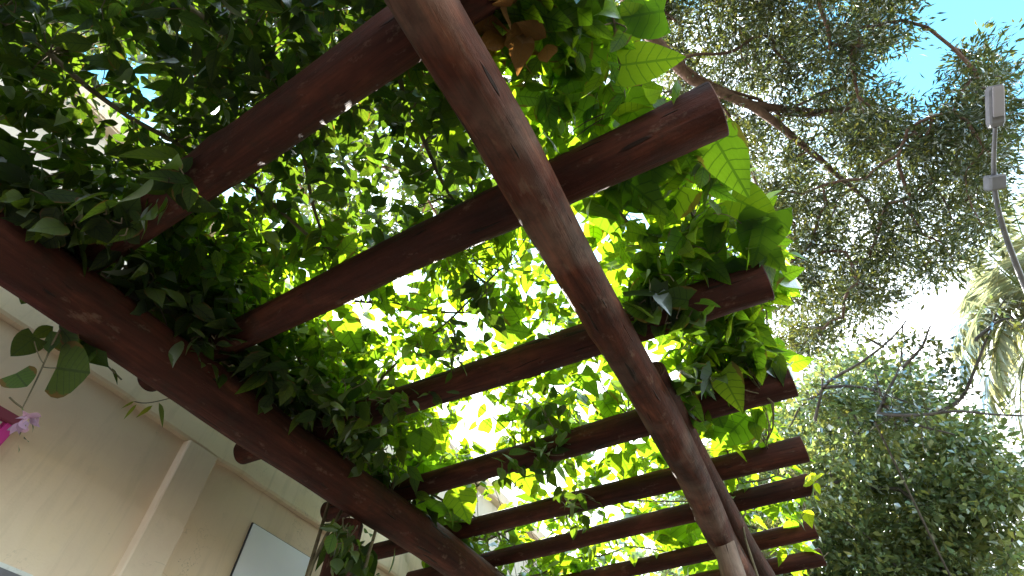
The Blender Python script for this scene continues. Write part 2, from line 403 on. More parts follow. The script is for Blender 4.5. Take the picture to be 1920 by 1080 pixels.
# rafters: (left pixel, right pixel, radius left, radius right)
RA = [((55, 552), (700, 100), None, .082, .092), ((258, 722), (1345, 205), None, .070, .098), ((430, 857), (1436, 527), None, .068, .088),
      ((590, 967), (1483, 712), None, .064, .080), ((835, 1003), (1508, 842), None, .055, .070), ((1050, 1020), (1520, 908), None, .052, .062),
      ((1430, 1022), (1528, 992), None, .050, .058), ((1420, 1078), (1543, 1044), None, .050, .056)]
for i, (a, b, _, r0, r1) in enumerate(RA):
    A = on_z(*a, ZR); B = on_z(*b, ZR); d = (B - A) / (B[0] - A[0])
    x1 = B[0] if i else .10
    x0 = A[0] + .10 if i < 4 else -2.60
    if i >= 5: d = np.array([1, (-.02, .0, .01)[i - 5], 0.])
    P0 = B + d * (x0 - B[0]); P1 = B + d * (x1 - B[0])
    if i >= 4: P0[1] = {4: A[1] - .02, 5: B[1] + .0, 6: B[1] + .03, 7: B[1] + .02}[i]
    mid = (P0 + P1) / 2 + np.array([0, (.012, -.015, .01, .012, -.01, .008, 0, .01)[i], .006])
    r0 *= .93; r1 *= .94
    log_mesh('rafter', [P0, mid, P1], [r0, (r0 + r1) / 2, r1], WOOD, pergola, 10 + i, 34, knots=((1.1 + .3 * (i % 3), 1.2 * i, .08),), wob=.05)
for k, y in enumerate((-.52, 4.86, 5.45, 6.05)):
    log_mesh('rafter', [(-2.66, y, ZR), (.22, y + .02, ZR)], [.07, .08], WOOD, pergola, 30 + k, 16, step=.06)
# posts
pt = on_z(1350, 1000, 3.0)
log_mesh('post', [(pt[0] + .010, pt[1] + .10, 0), (pt[0] + .012, pt[1] + .05, 1.4), (pt[0] + .004, pt[1] + .03, 2.6), (pt[0], pt[1] + .03, 2.985)], [.085, .078, .068, .058], WOODP, pergola, 41, 24, knots=((2.55, 3.9, .1),))
pl = on_z(652, 985, 2.9)
log_mesh('post', [(pl[0], pl[1] + .04, 0), (pl[0] + .01, pl[1], 2.90)], [.095, .075], WOOD, pergola, 42, 20)
log_mesh('post', [(-.40, -2.6, 0), (-.40, -2.6, 2.9)], [.1, .09], WOODP, pergola, 43, 14, step=.1)
log_mesh('post', [(-2.08, -2.6, 0), (-2.08, -2.6, 2.9)], [.1, .09], WOODP, pergola, 44, 14, step=.1)

# ------------------------------------------------------------------ leaf templates
def leaf_tpl(width, cordate, tipl, fold, droop, wave=0., n=7, seed=0):
    """unit leaf: base at origin, tip at +X, normal +Z; returns V, quads-as-tris, UV"""
    V, UV, F = [(0, 0, 0)], [(0, 0)], []
    ts = np.linspace(0, 1, n + 2)[1:-1]
    r = np.random.default_rng(seed)
    for t in ts:
        if cordate: wd = math.sin(math.pi * min(1, (t * .97) ** .60)) ** .8
        else: wd = math.sin(math.pi * t ** .82)
        wd *= (1 - t ** tipl * .45); hw = width / 2 * wd
        x = t - (cordate * .16 * (1 - t) ** 3 if cordate else 0)
        zc = -droop * t * t
        for s in (-1, 0, 1):
            wv = wave * math.sin(t * 9 + s * 2 + seed) * .5
            xb = x - (cordate * .18 * (1 - t) ** 2 if s else 0)
            V.append((xb if s else t, s * hw, zc + abs(s) * fold * hw + (wv * hw if s else 0))); UV.append((t, s * max(wd, .05)))
    V.append((1, 0, -droop)); UV.append((1, 0)); tip = len(V) - 1
    F += [(0, 2, 1), (0, 3, 2)]
    for i in range(n - 1):
        a = 1 + 3 * i; b = a + 3
        for k in (0, 1): F += [(a + k, a + k + 1, b + k + 1), (a + k, b + k + 1, b + k)]
    a = 1 + 3 * (n - 1); F += [(a, a + 1, tip), (a + 1, a + 2, tip)]
    return np.array(V, float), np.array(F), np.array(UV, float)
HEART = [leaf_tpl(.82, 1, 2, .18, .12, .10, 7, 1), leaf_tpl(.74, 1, 2, .30, .22, .14, 7, 2), leaf_tpl(.88, 1, 3, .08, .05, .2, 7, 3), leaf_tpl(.68, 1, 2, .5, .35, .3, 7, 11), leaf_tpl(.78, 1, 2, -.1, .45, .35, 7, 12)]
OVATE = [leaf_tpl(.56, 0, 2, .22, .18, .12, 6, 4), leaf_tpl(.48, 0, 2, .34, .30, .1, 6, 5), leaf_tpl(.62, 0, 3, .1, .1, .2, 6, 6), leaf_tpl(.44, 0, 2, .55, .4, .3, 6, 13), leaf_tpl(.52, 0, 2, -.12, .5, .3, 6, 14)]
NARROW = [leaf_tpl(.20, 0, 2, .3, .20, .1, 4, 7), leaf_tpl(.26, 0, 2, .2, .1, .1, 4, 8)]
ROUND = [leaf_tpl(1.0, 1, 5, .05, .05, .04, 7, 9)]

def frames(X, Nn):
    """orthonormal frames with x axis X and z axis close to Nn"""
    X = X / np.linalg.norm(X, axis=1)[:, None]
    Y = np.cross(Nn, X); Y /= np.linalg.norm(Y, axis=1)[:, None] + 1e-9
    Z = np.cross(X, Y); return np.stack([X, Y, Z], 2)      # columns
def join_leaves(name, tpls, pos, Fr, size, mat, parent, kind='stuff'):
    VV, FF, UU, RR = [], [], [], []; off = 0
    pick = rng.integers(0, len(tpls), len(pos))
    for k, (V, F, UV) in enumerate(tpls):
        ii = np.nonzero(pick == k)[0]
        if not len(ii): continue
        W = np.einsum('nij,vj->nvi', Fr[ii], V) * size[ii][:, None, None] + pos[ii][:, None, :]
        m = len(ii); nv = len(V)
        FF.append((F[None] + (np.arange(m) * nv)[:, None, None]).reshape(-1, 3) + off); VV.append(W.reshape(-1, 3)); off += m * nv
        UU.append(np.tile(UV, (m, 1))); RR.append(np.repeat(rng.random(m), nv))
    o = mesh_np(name, np.concatenate(VV), np.concatenate(FF), mat, parent, True, {'rnd': ('FLOAT', np.concatenate(RR))}, np.concatenate(UU))
    if kind: o['kind'] = kind
    return o
_tplmesh = {}
def tpl_mesh(key, tpl, mat):
    k = (key, mat.name)
    if k not in _tplmesh:
        V, F, UV = tpl; me = bpy.data.meshes.new('leaf'); me.from_pydata([tuple(v) for v in V], [], [tuple(int(i) for i in f) for f in F]); me.materials.append(mat)
        me.polygons.foreach_set('use_smooth', [True] * len(F)); l = me.uv_layers.new(name='UVMap'); l.data.foreach_set('uv', UV[F.ravel()].ravel().astype(np.float32)); me.update()
        _tplmesh[k] = me
    return _tplmesh[k]
def wpos(p):
    off = Vector((0, 0, 0))
    while p: off += p.location; p = p.parent
    return off
def single_leaf(parent, fam, famname, i, pos, fr, size, mat, name='leaf'):
    me = tpl_mesh(f'{famname}{i}', fam[i], mat); o = link(bpy.data.objects.new(name, me)); o.parent = parent
    M4 = Matrix([[*(fr[r] * size), 0] for r in range(3)] + [[0, 0, 0, 1]]); M4.translation = Vector(pos) - wpos(parent)
    o.matrix_basis = M4; return o
def tubes(name, paths, mat, parent, seg=6):
    """paths: list of (points (n,3), radii (n,))"""
    if name == 'stem' and len(paths) > 1:
        for pr_ in paths: o = tubes(name, [pr_], mat, parent, seg)
        return o
    VV, FF = [], []; off = 0
    for P, R in paths:
        P = np.asarray(P, float); R = np.asarray(R, float); n = len(P)
        T = np.gradient(P, axis=0); T /= np.linalg.norm(T, axis=1)[:, None] + 1e-9
        up = np.array([.31, .17, .93]); A = np.cross(T, up); A /= np.linalg.norm(A, axis=1)[:, None] + 1e-9; B = np.cross(T, A)
        a = np.arange(seg) * 2 * math.pi / seg
        V = P[:, None] + (A[:, None] * np.cos(a)[None, :, None] + B[:, None] * np.sin(a)[None, :, None]) * R[:, None, None]
        idx = np.arange(n * seg).reshape(n, seg) + off; x = idx[:-1]; y = idx[1:]
        FF.append(np.stack([x, y, np.roll(y, -1, 1), np.roll(x, -1, 1)], -1).reshape(-1, 4)); VV.append(V.reshape(-1, 3)); off += n * seg
    return mesh_np(name, np.concatenate(VV), np.concatenate(FF), mat, parent)
def wiggle(P, amp, seed=0):
    P = np.array(P, float)
    for i in range(1, len(P) - 1): P[i] += np.array([mn.noise(Vector(P[i] * 2.1) + Vector((seed, 31.7 * k, 0))) for k in range(3)]) * amp * 1.3
    return P
def smooth_path(pts, n):
    pts = np.array(pts, float); L = np.concatenate([[0], np.cumsum(np.linalg.norm(np.diff(pts, axis=0), axis=1))]); s = np.linspace(0, L[-1], n)
    P = np.stack([np.interp(s, L, pts[:, k]) for k in range(3)], 1)
    for _ in range(3): P[1:-1] = (P[:-2] + 2 * P[1:-1] + P[2:]) / 4
    return P

def in_poly(x, y, poly):
    poly = np.array(poly, float); x0, y0 = poly[:, 0], poly[:, 1]; x1, y1 = np.roll(x0, -1), np.roll(y0, -1)
    c = np.zeros(len(x), bool)
    for a, b, d, e in zip(x0, y0, x1, y1):
        k = ((b > y) != (e > y)) & (x < (d - a) * (y - b) / (e - b + 1e-9) + a); c ^= k
    return c
def floor_poly(poly, z): return [tuple(on_z(*p, z)[:2]) for p in poly]

# ------------------------------------------------------------------ trees
def tree(name, label, clusters, trunk, mats, leafset, nleaf, lsize, spread, cat='tree', group=None, tilt=.8, rtrunk=.2, hints=(), seg=7, drift=None, rcap=9., limbs=(), twig=.006, crownname='crown', wig=.10, from_hints=False):
    root = thing(name, label, cat, tuple(trunk[0]), group)
    C = np.array(clusters)
    nodes = []; parent_i = []
    def add_path(P, base):
        last = base
        for p in P: nodes.append(np.array(p, float)); parent_i.append(last); last = len(nodes) - 1
        return last
    TP = smooth_path(trunk, 24); end = add_path(TP, -1); ntr = len(nodes)
    for h in hints:
        HP = np.array(h, float); j = int(np.argmin(np.linalg.norm(np.array(nodes) - HP[0], axis=1) + (0 if len(nodes) > ntr else 0)))
        add_path(wiggle(smooth_path(np.vstack([[nodes[j]], HP]), 20), .10, j)[1:], j)
    top = np.array(trunk[-1]); lo = ntr + 14 if from_hints else ntr // 2
    order = np.argsort(np.linalg.norm(C - top, axis=1)); ends = []
    for ci in order:
        c = C[ci]; NA = np.array(nodes[lo:]); d = np.linalg.norm(NA - c, axis=1)
        dn = d + .25 * np.linalg.norm(NA - top, axis=1); j = int(np.argmin(dn)) + lo
        b = nodes[j]; n = max(3, int(np.linalg.norm(c - b) / .35)); t = np.linspace(0, 1, n + 1)[1:, None]
        P = b + (c - b) * t; P[:, 2] += (np.sin(t[:, 0] * math.pi) * .08 * np.linalg.norm(c - b))
        P = wiggle(np.vstack([b, P, P[-1] + 1e-3]), wig, ci)[1:-1]
        ends.append(add_path(P, j))
    n = len(nodes); load = np.zeros(n); 
    for e in ends: load[e] += 1
    for i in range(n - 1, -1, -1):
        if parent_i[i] >= 0: load[parent_i[i]] += load[i]
    rad = twig * np.maximum(load, 1) ** .48; rad *= max(1, rtrunk / (rad[0] + 1e-9)) ** np.clip(np.log(np.maximum(load, 1)) / math.log(max(load[0], 2)), 0, 1)
    rad[ntr:] = np.minimum(rad[ntr:], rcap)
    if limbs:
        for lp, l0, l1 in limbs: tubes('limb', [(wiggle(smooth_path(lp, 40), .03, l0 * 90), np.linspace(l0, l1, 40))], mats[0], root, 12)
    # chains
    child = {}
    for i in range(n):
        if parent_i[i] >= 0: child.setdefault(parent_i[i], []).append(i)
    def chains(which):
        out = []
        starts = [i for i in which if parent_i[i] < 0 or parent_i[i] not in which or i != max(child[parent_i[i]], key=lambda k: load[k])]
        ws = set(which)
        for s in starts:
            ch = [parent_i[s]] if parent_i[s] >= 0 else []; ch.append(s); cur = s
            while True:
                cs = [k for k in child.get(cur, []) if k in ws]
                if not cs: break
                cur = max(cs, key=lambda k: load[k])
                if load[cur] == 0: break
                ch.append(cur)
            if len(ch) > 1:
                P = np.array([nodes[k] for k in ch]); R = np.array([rad[k] for k in ch]); R[0] = min(R[0], R[1] * 1.25)
                out.append((P, R))
        return out
    tubes('trunk', chains(list(range(ntr))), mats[0], root, 12)
    tubes('branches', chains(list(range(ntr, n))), mats[0], root, seg)['kind'] = 'stuff'
    # leaves about cluster centres and along twigs
    pos = []; out = []
    per = max(1, nleaf // len(C))
    for k, e in enumerate(ends):
        c = nodes[e]; m = int(per * rng.uniform(.5, 1.5))
        nt_ = max(1, m // 9); tw = rng.normal(0, 1, (nt_, 3)); tw /= np.linalg.norm(tw, axis=1)[:, None]; tw[:, 2] = tw[:, 2] * .8 - .1
        ln = spread * rng.uniform(.5, 1.5, nt_)
        s = rng.random((m,)) ** .7; ti = rng.integers(0, nt_, m)
        p = c + tw[ti] * (ln[ti] * s)[:, None] + rng.normal(0, lsize * .45, (m, 3)); pos.append(p); out.append(tw[ti] + rng.normal(0, .55, (m, 3)))
    pos = np.concatenate(pos); out = np.concatenate(out); 
    if drift is not None: out += np.array(drift)
    nn = rng.normal(0, tilt, (len(pos), 3)); nn[:, 2] += 1
    Fr = frames(out, nn); sz = lsize * rng.uniform(.6, 1.35, len(pos))
    join_leaves(crownname, leafset, pos, Fr, sz, mats[1], root)
    return root
def simple_tpl(width, fold=.25, droop=.15):
    h = width / 2
    V = np.array([(0, 0, 0), (.45, -h, fold * h - droop * .2), (.45, 0, -droop * .2), (.45, h, fold * h - droop * .2), (1, 0, -droop)])
    return V, np.array([(0, 2, 1), (0, 3, 2), (1, 2, 4), (2, 3, 4)]), np.array([(0, 0), (.4, -1), (.4, 0), (.4, 1), (1, 0)], float)
S_NAR = [simple_tpl(.24), simple_tpl(.18, .1, .3), simple_tpl(.3, .4, .05)]
S_OVA = [simple_tpl(.5), simple_tpl(.6, .1, .3), simple_tpl(.42, .4, .1)]
def sample_poly(poly, n, d0, d1, power=1.0):
    poly = np.array(poly, float); out = []
    while len(out) < n:
        x = rng.uniform(poly[:, 0].min(), poly[:, 0].max(), 400); y = rng.uniform(poly[:, 1].min(), poly[:, 1].max(), 400)
        k = in_poly(x, y, poly)
        for a, b in zip(x[k], y[k]): out.append(at(a, b, rng.uniform(d0, d1)))
    return out[:n]

# fine leaved tree, upper right; trunk behind the viewer to the right
feath_poly = [(1130, -350), (1900, -330), (1720, -60), (1680, 50), (1630, 150), (1665, 205), (1740, 245), (1800, 190), (1800, 110), (1845, 85), (1880, 120), (1890, 220), (1880, 330),
              (1868, 430), (1810, 495), (1710, 540), (1610, 590), (1500, 690), (1430, 640), (1380, 420), (1300, 250), (1120, 60)]
tr_top = np.array([1.9, -1.1, 5.0])
LIMB = [tr_top, at(1100, -190, 5.0), at(1150, -40, 5.2), at(1200, 50, 5.4), at(1262, 118, 5.6), at(1320, 168, 5.8), at(1400, 190, 6.0), at(1500, 215, 6.4), at(1600, 200, 6.8), at(1700, 230, 7.2)]
LIMB2 = [at(1400, 190, 6.0), at(1480, 250, 6.3), at(1570, 330, 6.7), at(1660, 400, 7.2)]
tree('fine_leaved_tree', 'tall spreading tree with tiny narrow leaves above the rafter ends at upper right',
     sample_poly(feath_poly, 900, 5.8, 8.0), [(2.1, -1.4, 0), (2.0, -1.25, 2.5), tr_top], (BARK, FEATH), S_NAR, 155000, .072, .25, rtrunk=.19,
     hints=[LIMB[1:], LIMB2, [at(1262, 118, 5.6), at(1400, 80, 6.0), at(1560, 60, 6.6)], [at(1200, 50, 5.4), at(1320, -60, 6), at(1500, -120, 6.5)], [at(1330, 170, 5.8), at(1420, 330, 6.2), at(1500, 480, 6.8)]],
     twig=.0036, seg=5, wig=.05, from_hints=True, rcap=.015, limbs=[(LIMB, .105, .022), (LIMB2, .045, .015)])
# sprig entering at the very top right corner
tree('far_fine_leaved_tree', 'fine leaved tree whose twigs just enter at the top right corner of the sky', sample_poly([(1885, -70), (1905, -5), (1960, 5), (2300, -20), (2300, -300), (1950, -300)], 60, 8, 9.5),
     [(7.5, 3.0, 0), (7.2, 3.2, 4), (6.6, 3.6, 6.5)], (BARK, FEATH), S_NAR, 6000, .075, .25, rtrunk=.16, seg=5, rcap=.02)
# dense tree overhead on the left, seen through the vine
over_poly = [(-350, -300), (1150, -420), (1180, -60), (1100, 130), (1050, 330), (960, 470), (760, 520), (560, 380), (330, 160), (120, 60), (-200, 60)]
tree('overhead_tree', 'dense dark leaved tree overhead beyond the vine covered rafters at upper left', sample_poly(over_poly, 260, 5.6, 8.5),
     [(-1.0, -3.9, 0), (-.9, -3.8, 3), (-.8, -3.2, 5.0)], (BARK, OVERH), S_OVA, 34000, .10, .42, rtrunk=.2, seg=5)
# broad crowned tree, lower right
bush_poly = [(1440, 800), (1500, 730), (1580, 690), (1650, 690), (1730, 740), (1790, 800), (1860, 815), (1893, 890), (1915, 1000), (1925, 1150), (1900, 1500), (1300, 1500), (1330, 1000), (1400, 880)]
tree('broad_crowned_tree', 'dense green tree with a broad crown filling the lower right beyond the rafter ends', sample_poly(bush_poly, 430, 10.5, 14.0),
     [(2.6, 14.2, 0), (2.5, 14.0, 2), (2.3, 13.6, 3.6)], (BARKG, BUSH), S_OVA, 120000, .12, .6, rtrunk=.18, seg=5, rcap=.05)
back_poly = [(1430, 780), (1480, 700), (1560, 640), (1640, 640), (1700, 680), (1720, 760), (1600, 900), (1350, 1100), (1250, 1300), (1150, 1250), (1150, 1050), (1250, 900), (1330, 830)]
tree('slender_tree', 'slender olive green tree with airy leaves left of the broad dense crown', sample_poly(back_poly, 150, 8.5, 10.5),
     [(1.9, 13.0, 0), (1.9, 12.6, 2.5), (1.5, 10.6, 4.6)], (BARKG, BUSH), S_OVA, 20000, .10, .42, rtrunk=.07, seg=5, rcap=.022)
# bare twiggy sapling against the white sky
def bare():
    root = thing('bare_sapling', 'thin nearly leafless sapling with dark twigs crossing the white sky right of the rafters', 'tree', tuple(at(1640, 790, 8.3) * [1, 1, 0] + np.array([.6, 4.2, 0])))
    D = 8.3
    seqs = [[(1700, 790), (1660, 760), (1640, 700)], [(1645, 775), (1690, 690), (1693, 610)], [(1545, 725), (1600, 690), (1655, 650), (1700, 600)],
            [(1530, 790), (1543, 730), (1540, 690)], [(1545, 727), (1590, 722), (1660, 735), (1760, 775)], [(1645, 775), (1720, 780), (1800, 765), (1830, 778), (1925, 780)],
            [(1760, 772), (1806, 757), (1815, 730), (1845, 640), (1885, 560)], [(1655, 760), (1720, 800), (1790, 815)], [(1690, 690), (1730, 650), (1745, 610)], [(1830, 640), (1870, 600), (1900, 596)],
            [(1543, 730), (1500, 760), (1480, 800)], [(1655, 650), (1620, 630)]]
    base = at(1640, 790, D)
    TR = smooth_path([base * [1, 1, 0] + [.6, 4.2, 0], base * [1, 1, .5] + [.6, 4.2, 0], base + np.array([.3, 3.0, -1.0]), base], 26)
    tubes('trunk', [(TR, np.linspace(.018, .012, 26))], BARKG, root, 8)
    ps = []
    for i, s in enumerate(seqs):
        P = smooth_path([at(x, y, D + .25 * math.sin(i * 2.1)) if k else at(x, y, D) for k, (x, y) in enumerate(s)], 14); ps.append((wiggle(P, .03, i), np.linspace(.024, .009, 14)))
    for i, s in enumerate(seqs):          # small side twigs
        for k in range(5):
            P = ps[i][0]; j = rng.integers(2, 13); d = rng.normal(0, 1, 3); d /= np.linalg.norm(d); e = P[j] + d * rng.uniform(.15, .4)
            ps.append((smooth_path([P[j], (P[j] + e) / 2 + rng.normal(0, .03, 3), e], 6), np.linspace(.006, .003, 6)))
    tubes('branches', ps, BARKG, root, 6)
    pos = np.concatenate([P[rng.integers(1, len(P), 7)] for P, _ in ps]); pos += rng.normal(0, .05, pos.shape)
    join_leaves('leaves', S_OVA, pos, frames(rng.normal(0, 1, pos.shape), rng.normal(0, 1, pos.shape)), rng.uniform(.05, .10, len(pos)), FEATH, root)
    cl = []
    for (x, y, r) in ((1760, 655, 20), (1785, 690, 17), (1785, 715, 20), (1700, 640, 16), (1740, 740, 30), (1700, 770, 35)):
        cl.append(at(x, y, D) + rng.normal(0, r / 1000 * D * .55, (70, 3)))
    pos = np.concatenate(cl)
    join_leaves('leaves', S_OVA, pos, frames(rng.normal(0, 1, pos.shape), rng.normal(0, 1, pos.shape)), rng.uniform(.06, .11, len(pos)), FEATH, root)
bare()
# coconut palm
def palm():
    c = at(1985, 600, 13.0); root = thing('coconut_palm', 'coconut palm with arching pale fronds at the right edge of the sky', 'palm', (c[0] + .4, c[1] + .4, 0))
    TR = smooth_path([(c[0] + .4, c[1] + .4, 0), (c[0] + .2, c[1] + .3, c[2] * .5), c], 30)
    tubes('trunk', [(TR, np.linspace(.19, .12, 30))], BARKG, root, 12)
    rs = np.random.default_rng(5)
    # tips aimed so that the fronds in view arch as in the photograph, the others fill the crown evenly
    tips = [(1835, 455, 12.4, .5), (1870, 500, 12.0, .6), (1830, 610, 11.6, 1.0), (1880, 720, 11.9, 1.2), (1785, 655, 12.4, 1.1), (1855, 790, 12.6, 1.2), (1895, 375, 13.0, .2), (1925, 850, 13.0, .9), (1815, 545, 13.2, .8), (1800, 720, 11.9, 1.3)]
    T = [(at(x, y, d), b) for x, y, d, b in tips]
    for k in range(10):
        a = k * 2 * math.pi / 10; dv = np.array([math.cos(a), math.sin(a), 0])
        if dv @ (-ray(1700, 650)) < -9: continue
        e = c + dv * rs.uniform(1.9, 2.4) + np.array([0, 0, rs.uniform(-1.2, .8)])
        pe, dz = project(e)
        if pe[0] > 1960: T.append((e, .7))
    for e, bow in T:
        m_ = (c + e) / 2 + np.array([0, 0, bow]); t = np.linspace(0, 1, 26)[:, None]
        P = c * (1 - t) ** 2 + 2 * m_ * t * (1 - t) + e * t * t
        fr = tubes('frond', [(P, np.linspace(.032, .006, 26))], GSTEM, root, 5)
        TT = np.gradient(P, axis=0); TT /= np.linalg.norm(TT, axis=1)[:, None]
        side = np.cross(TT, [0, 0, 1.]); side /= np.linalg.norm(side, axis=1)[:, None]
        pos, X, Nn, S = [], [], [], []
        for i in np.linspace(3, 25, 58):
            j = int(i); f = i - j; p = P[j] + (P[min(j + 1, 25)] - P[j]) * f
            for s in (-1, 1):
                ln = .72 * math.sin(math.pi * (.12 + .83 * (i - 4) / 21)) ** .7 + .1
                d = side[j] * s * .8 + TT[j] * .55 + np.array([0, 0, -.28]) + rs.normal(0, .12, 3)
                pos.append(p); X.append(d); Nn.append(np.array([0, 0, 1]) + side[j] * s * .4 + rs.normal(0, .2, 3)); S.append(ln * rs.uniform(.85, 1.1))
        lf = join_leaves('leaflets', [leaf_tpl(.078, 0, 2, .25, .25, 0, 4, 1)], np.array(pos), frames(np.array(X), np.array(Nn)), np.array(S), PALM, fr, 'stuff')
palm()

# ------------------------------------------------------------------ street lamp
def lamp():
    mm = Mat('grey_lamp_metal'); x = mm.n('ShaderNodeTexCoord').outputs['Object']; G = mm.pbr(mm.ramp(mm.noise(x, 12), [(.3, (.13, .125, .15)), (.7, (.2, .19, .22))]), .45)
    gl = Mat('lamp_diffuser'); GL = gl.pbr((.30, .27, .31), .35)
    D = 5.3
    top = at(1864, 160, D); bot = at(1866, 238, D); ax = (top - bot); L = np.linalg.norm(ax); ax /= L
    base = at(2140, 960, 7.5); base[2] = 0
    root = thing('street_lamp', 'slim grey street lamp with a boxy head on a long curved arm', 'street lamp', tuple(base))
    arm = smooth_path([base, base * [1, 1, 0] + np.array([0, 0, 3.0]), at(2140, 960, 7.5), at(2010, 720, 6.8), at(1922, 540, 6.2), at(1880, 430, 5.8), at(1860, 345, 5.5), bot], 60)
    tubes('pole', [(arm[:30], np.linspace(.06, .04, 30))], G, root, 10)
    tubes('arm', [(arm[29:], np.linspace(.036, .014, 31))], G, root, 10)
    # frame of the head: width axis across the view, thin axis towards the ground
    thin = np.array([0, 0, 1.]) - ax * ax[2]; thin /= np.linalg.norm(thin); wd = np.cross(ax, thin)
    def hull(name, c, hl, hw, ht, mat, taper=.8):
        V = []; 
        for a, k in ((-1, taper), (-.8, 1), (.8, 1), (1, taper)):
            for b, e in ((-1, -.7), (-.8, -1), (.8, -1), (1, -.7), (1, .5), (.6, 1), (-.6, 1), (-1, .5)):
                V.append(c + ax * hl * a + wd * hw * b * k + thin * ht * e * k)
        F = [tuple(range(7, -1, -1)), tuple(range(24, 32))]
        for i in range(3):
            for j in range(8): a = i * 8 + j; b_ = i * 8 + (j + 1) % 8; F.append((a, b_, b_ + 8, a + 8))
        return py_mesh(name, V, F, mat, root)
    mid = (top + bot) / 2
    hull('lamp_head', mid, L / 2, .050, .032, G); hull('diffuser', mid - thin * .034 + ax * .03, L / 2 * .72, .036, .010, GL, .9)
    cl = at(1864, 342, 5.48); hull('clamp_box', cl, .055, .058, .05, G, .9)
lamp()

# ------------------------------------------------------------------ vines
lit = [(300, 440, 130), (690, 600, 170), (800, 660, 120), (770, 830, 150), (950, 900, 130), (1180, 960, 170), (1180, 800, 110), (950, 470, 110), (1000, 590, 130), (1160, 120, 150), (1200, 380, 150), (1350, 980, 150),
       (1100, 700, 90), (500, 520, 90), (160, 180, 90), (760, 300, 70), (900, 280, 70), (540, 330, 70)]
DENSE = [(620, 60, 260), (450, 230, 150), (850, 330, 120), (200, 370, 150), (540, 720, 150), (660, 770, 120), (400, 600, 120), (30, 60, 200), (1360, 560, 100), (880, 980, 60)]
holes = [(215, 210, 25), (250, 90, 25), (280, 130, 25), (65, 270, 38), (90, 320, 26), (195, 500, 30), (250, 590, 26), (520, 60, 32), (430, 25, 16), (230, 265, 20), (290, 215, 22), (845, 925, 32), (950, 915, 42), (905, 955, 28), (640, 290, 24), (790, 290, 26),
         (750, 350, 26), (820, 385, 28), (665, 270, 20), (590, 150, 14), (570, 410, 20), (410, 330, 14), (460, 395, 16), (900, 765, 36), (925, 805, 26), (850, 825, 20), (725, 840, 18), (1000, 1000, 18), (1140, 700, 16), (700, 250, 18), (610, 200, 16), (350, 60, 16), (680, 420, 16), (500, 540, 16), (1010, 50, 14), (1040, 905, 22), (1110, 760, 20), (975, 430, 18), (1235, 635, 16), (1070, 160, 20), (1190, 210, 12)]
def density(x, y):
    d = np.full(len(x), .62)
    for a, b, r in DENSE: d += 1.1 * np.exp(-((x - a) ** 2 + (y - b) ** 2) / (r * r))
    for a, b, r in lit: d *= 1 - .42 * np.exp(-((x - a) ** 2 + (y - b) ** 2) / (r * r))
    d *= np.clip([.45 + 1.25 * (mn.noise(Vector((a / 42, b / 42, 3.3))) + .25) * 1.6 for a, b in zip(x, y)], .28, 1.6)
    for a, b, r in holes: d *= 1 - .97 * np.exp(-(((x - a) ** 2 + (y - b) ** 2) / (r * r * 1.6)) ** 2)
    return d
def vine(name, label, poly, n, z0, z1, fam, famname, size, mat, stems, group=None, nsingle=300, tilt=.55, droop=-.45, extra=None, zpow=1.0):
    s0 = np.array(stems[0][0]); root = thing(name, label, 'vine', (float(s0[0]), float(s0[1]), 0), group)
    pol = np.array(poly, float); P = []
    while len(P) < n:
        x = rng.uniform(pol[:, 0].min(), pol[:, 0].max(), 3000); y = rng.uniform(pol[:, 1].min(), pol[:, 1].max(), 3000)
        k = in_poly(x, y, poly) & (rng.random(3000) < density(x, y) / 1.7)
        for a, b in zip(x[k], y[k]): P.append(on_z(a, b, z0 + (z1 - z0) * rng.random() ** zpow))
    P = np.array(P[:n])
    # keep clear of the logs' cores
    X = rng.normal(0, 1, (n, 3)); X[:, 2] = rng.normal(droop, .45, n); Nn = rng.normal(0, tilt, (n, 3)); Nn[:, 2] += 1
    Fr = frames(X, Nn); S = size * rng.uniform(.5, 1.4, n)
    pr, dp = project(P + Fr[:, :, 0] * S[:, None] * .5)
    inside = (pr[:, 0] > -30) & (pr[:, 0] < 1950) & (pr[:, 1] > -30) & (pr[:, 1] < 1110)
    score = np.where(inside, S / dp - .35 * (P[:, 2] - z0) * .05, -1); o = np.argsort(-score); big, rest = o[:min(nsingle, n)], o[min(nsingle, n):]
    for i in big: single_leaf(root, fam, famname, int(rng.integers(0, len(fam))), P[i], Fr[i], S[i], mat)
    if len(rest): join_leaves('leaves', fam, P[rest], Fr[rest], S[rest], mat, root)
    paths = []
    for st in stems:
        pts, r = st[:-1], st[-1]; Q = wiggle(smooth_path(pts, 40), .05, r * 100); paths.append((Q, np.linspace(r, r * .45, 40)))
    tubes('stem', paths, STEM, root, 7); allst = np.concatenate([p for p, _ in paths]); paths = []      # then side shoots to random leaves
    for i in rng.choice(n, min(n, 260), replace=False):
        j = int(np.argmin(np.linalg.norm(allst - P[i], axis=1))); b = allst[j]; d = np.linalg.norm(b - P[i])
        if d > .8: b = P[i] + rng.normal(0, .16, 3)
        m_ = (b + P[i]) / 2 + rng.normal(0, .04, 3); paths.append((smooth_path([b, m_, P[i]], 7), np.linspace(.0028, .0014, 7)))
    tubes('shoots', paths, STEM, root, 5)['kind'] = 'stuff'
    return root
def S_(*pts): return [np.array(p) for p in pts]
def st(px, z, r): return [on_z(x, y, zz) for (x, y), zz in zip(px, z if hasattr(z, '__len__') else [z] * len(px))] + [r]
postR = (pt[0], pt[1], 0); postL = (pl[0], pl[1], 0)
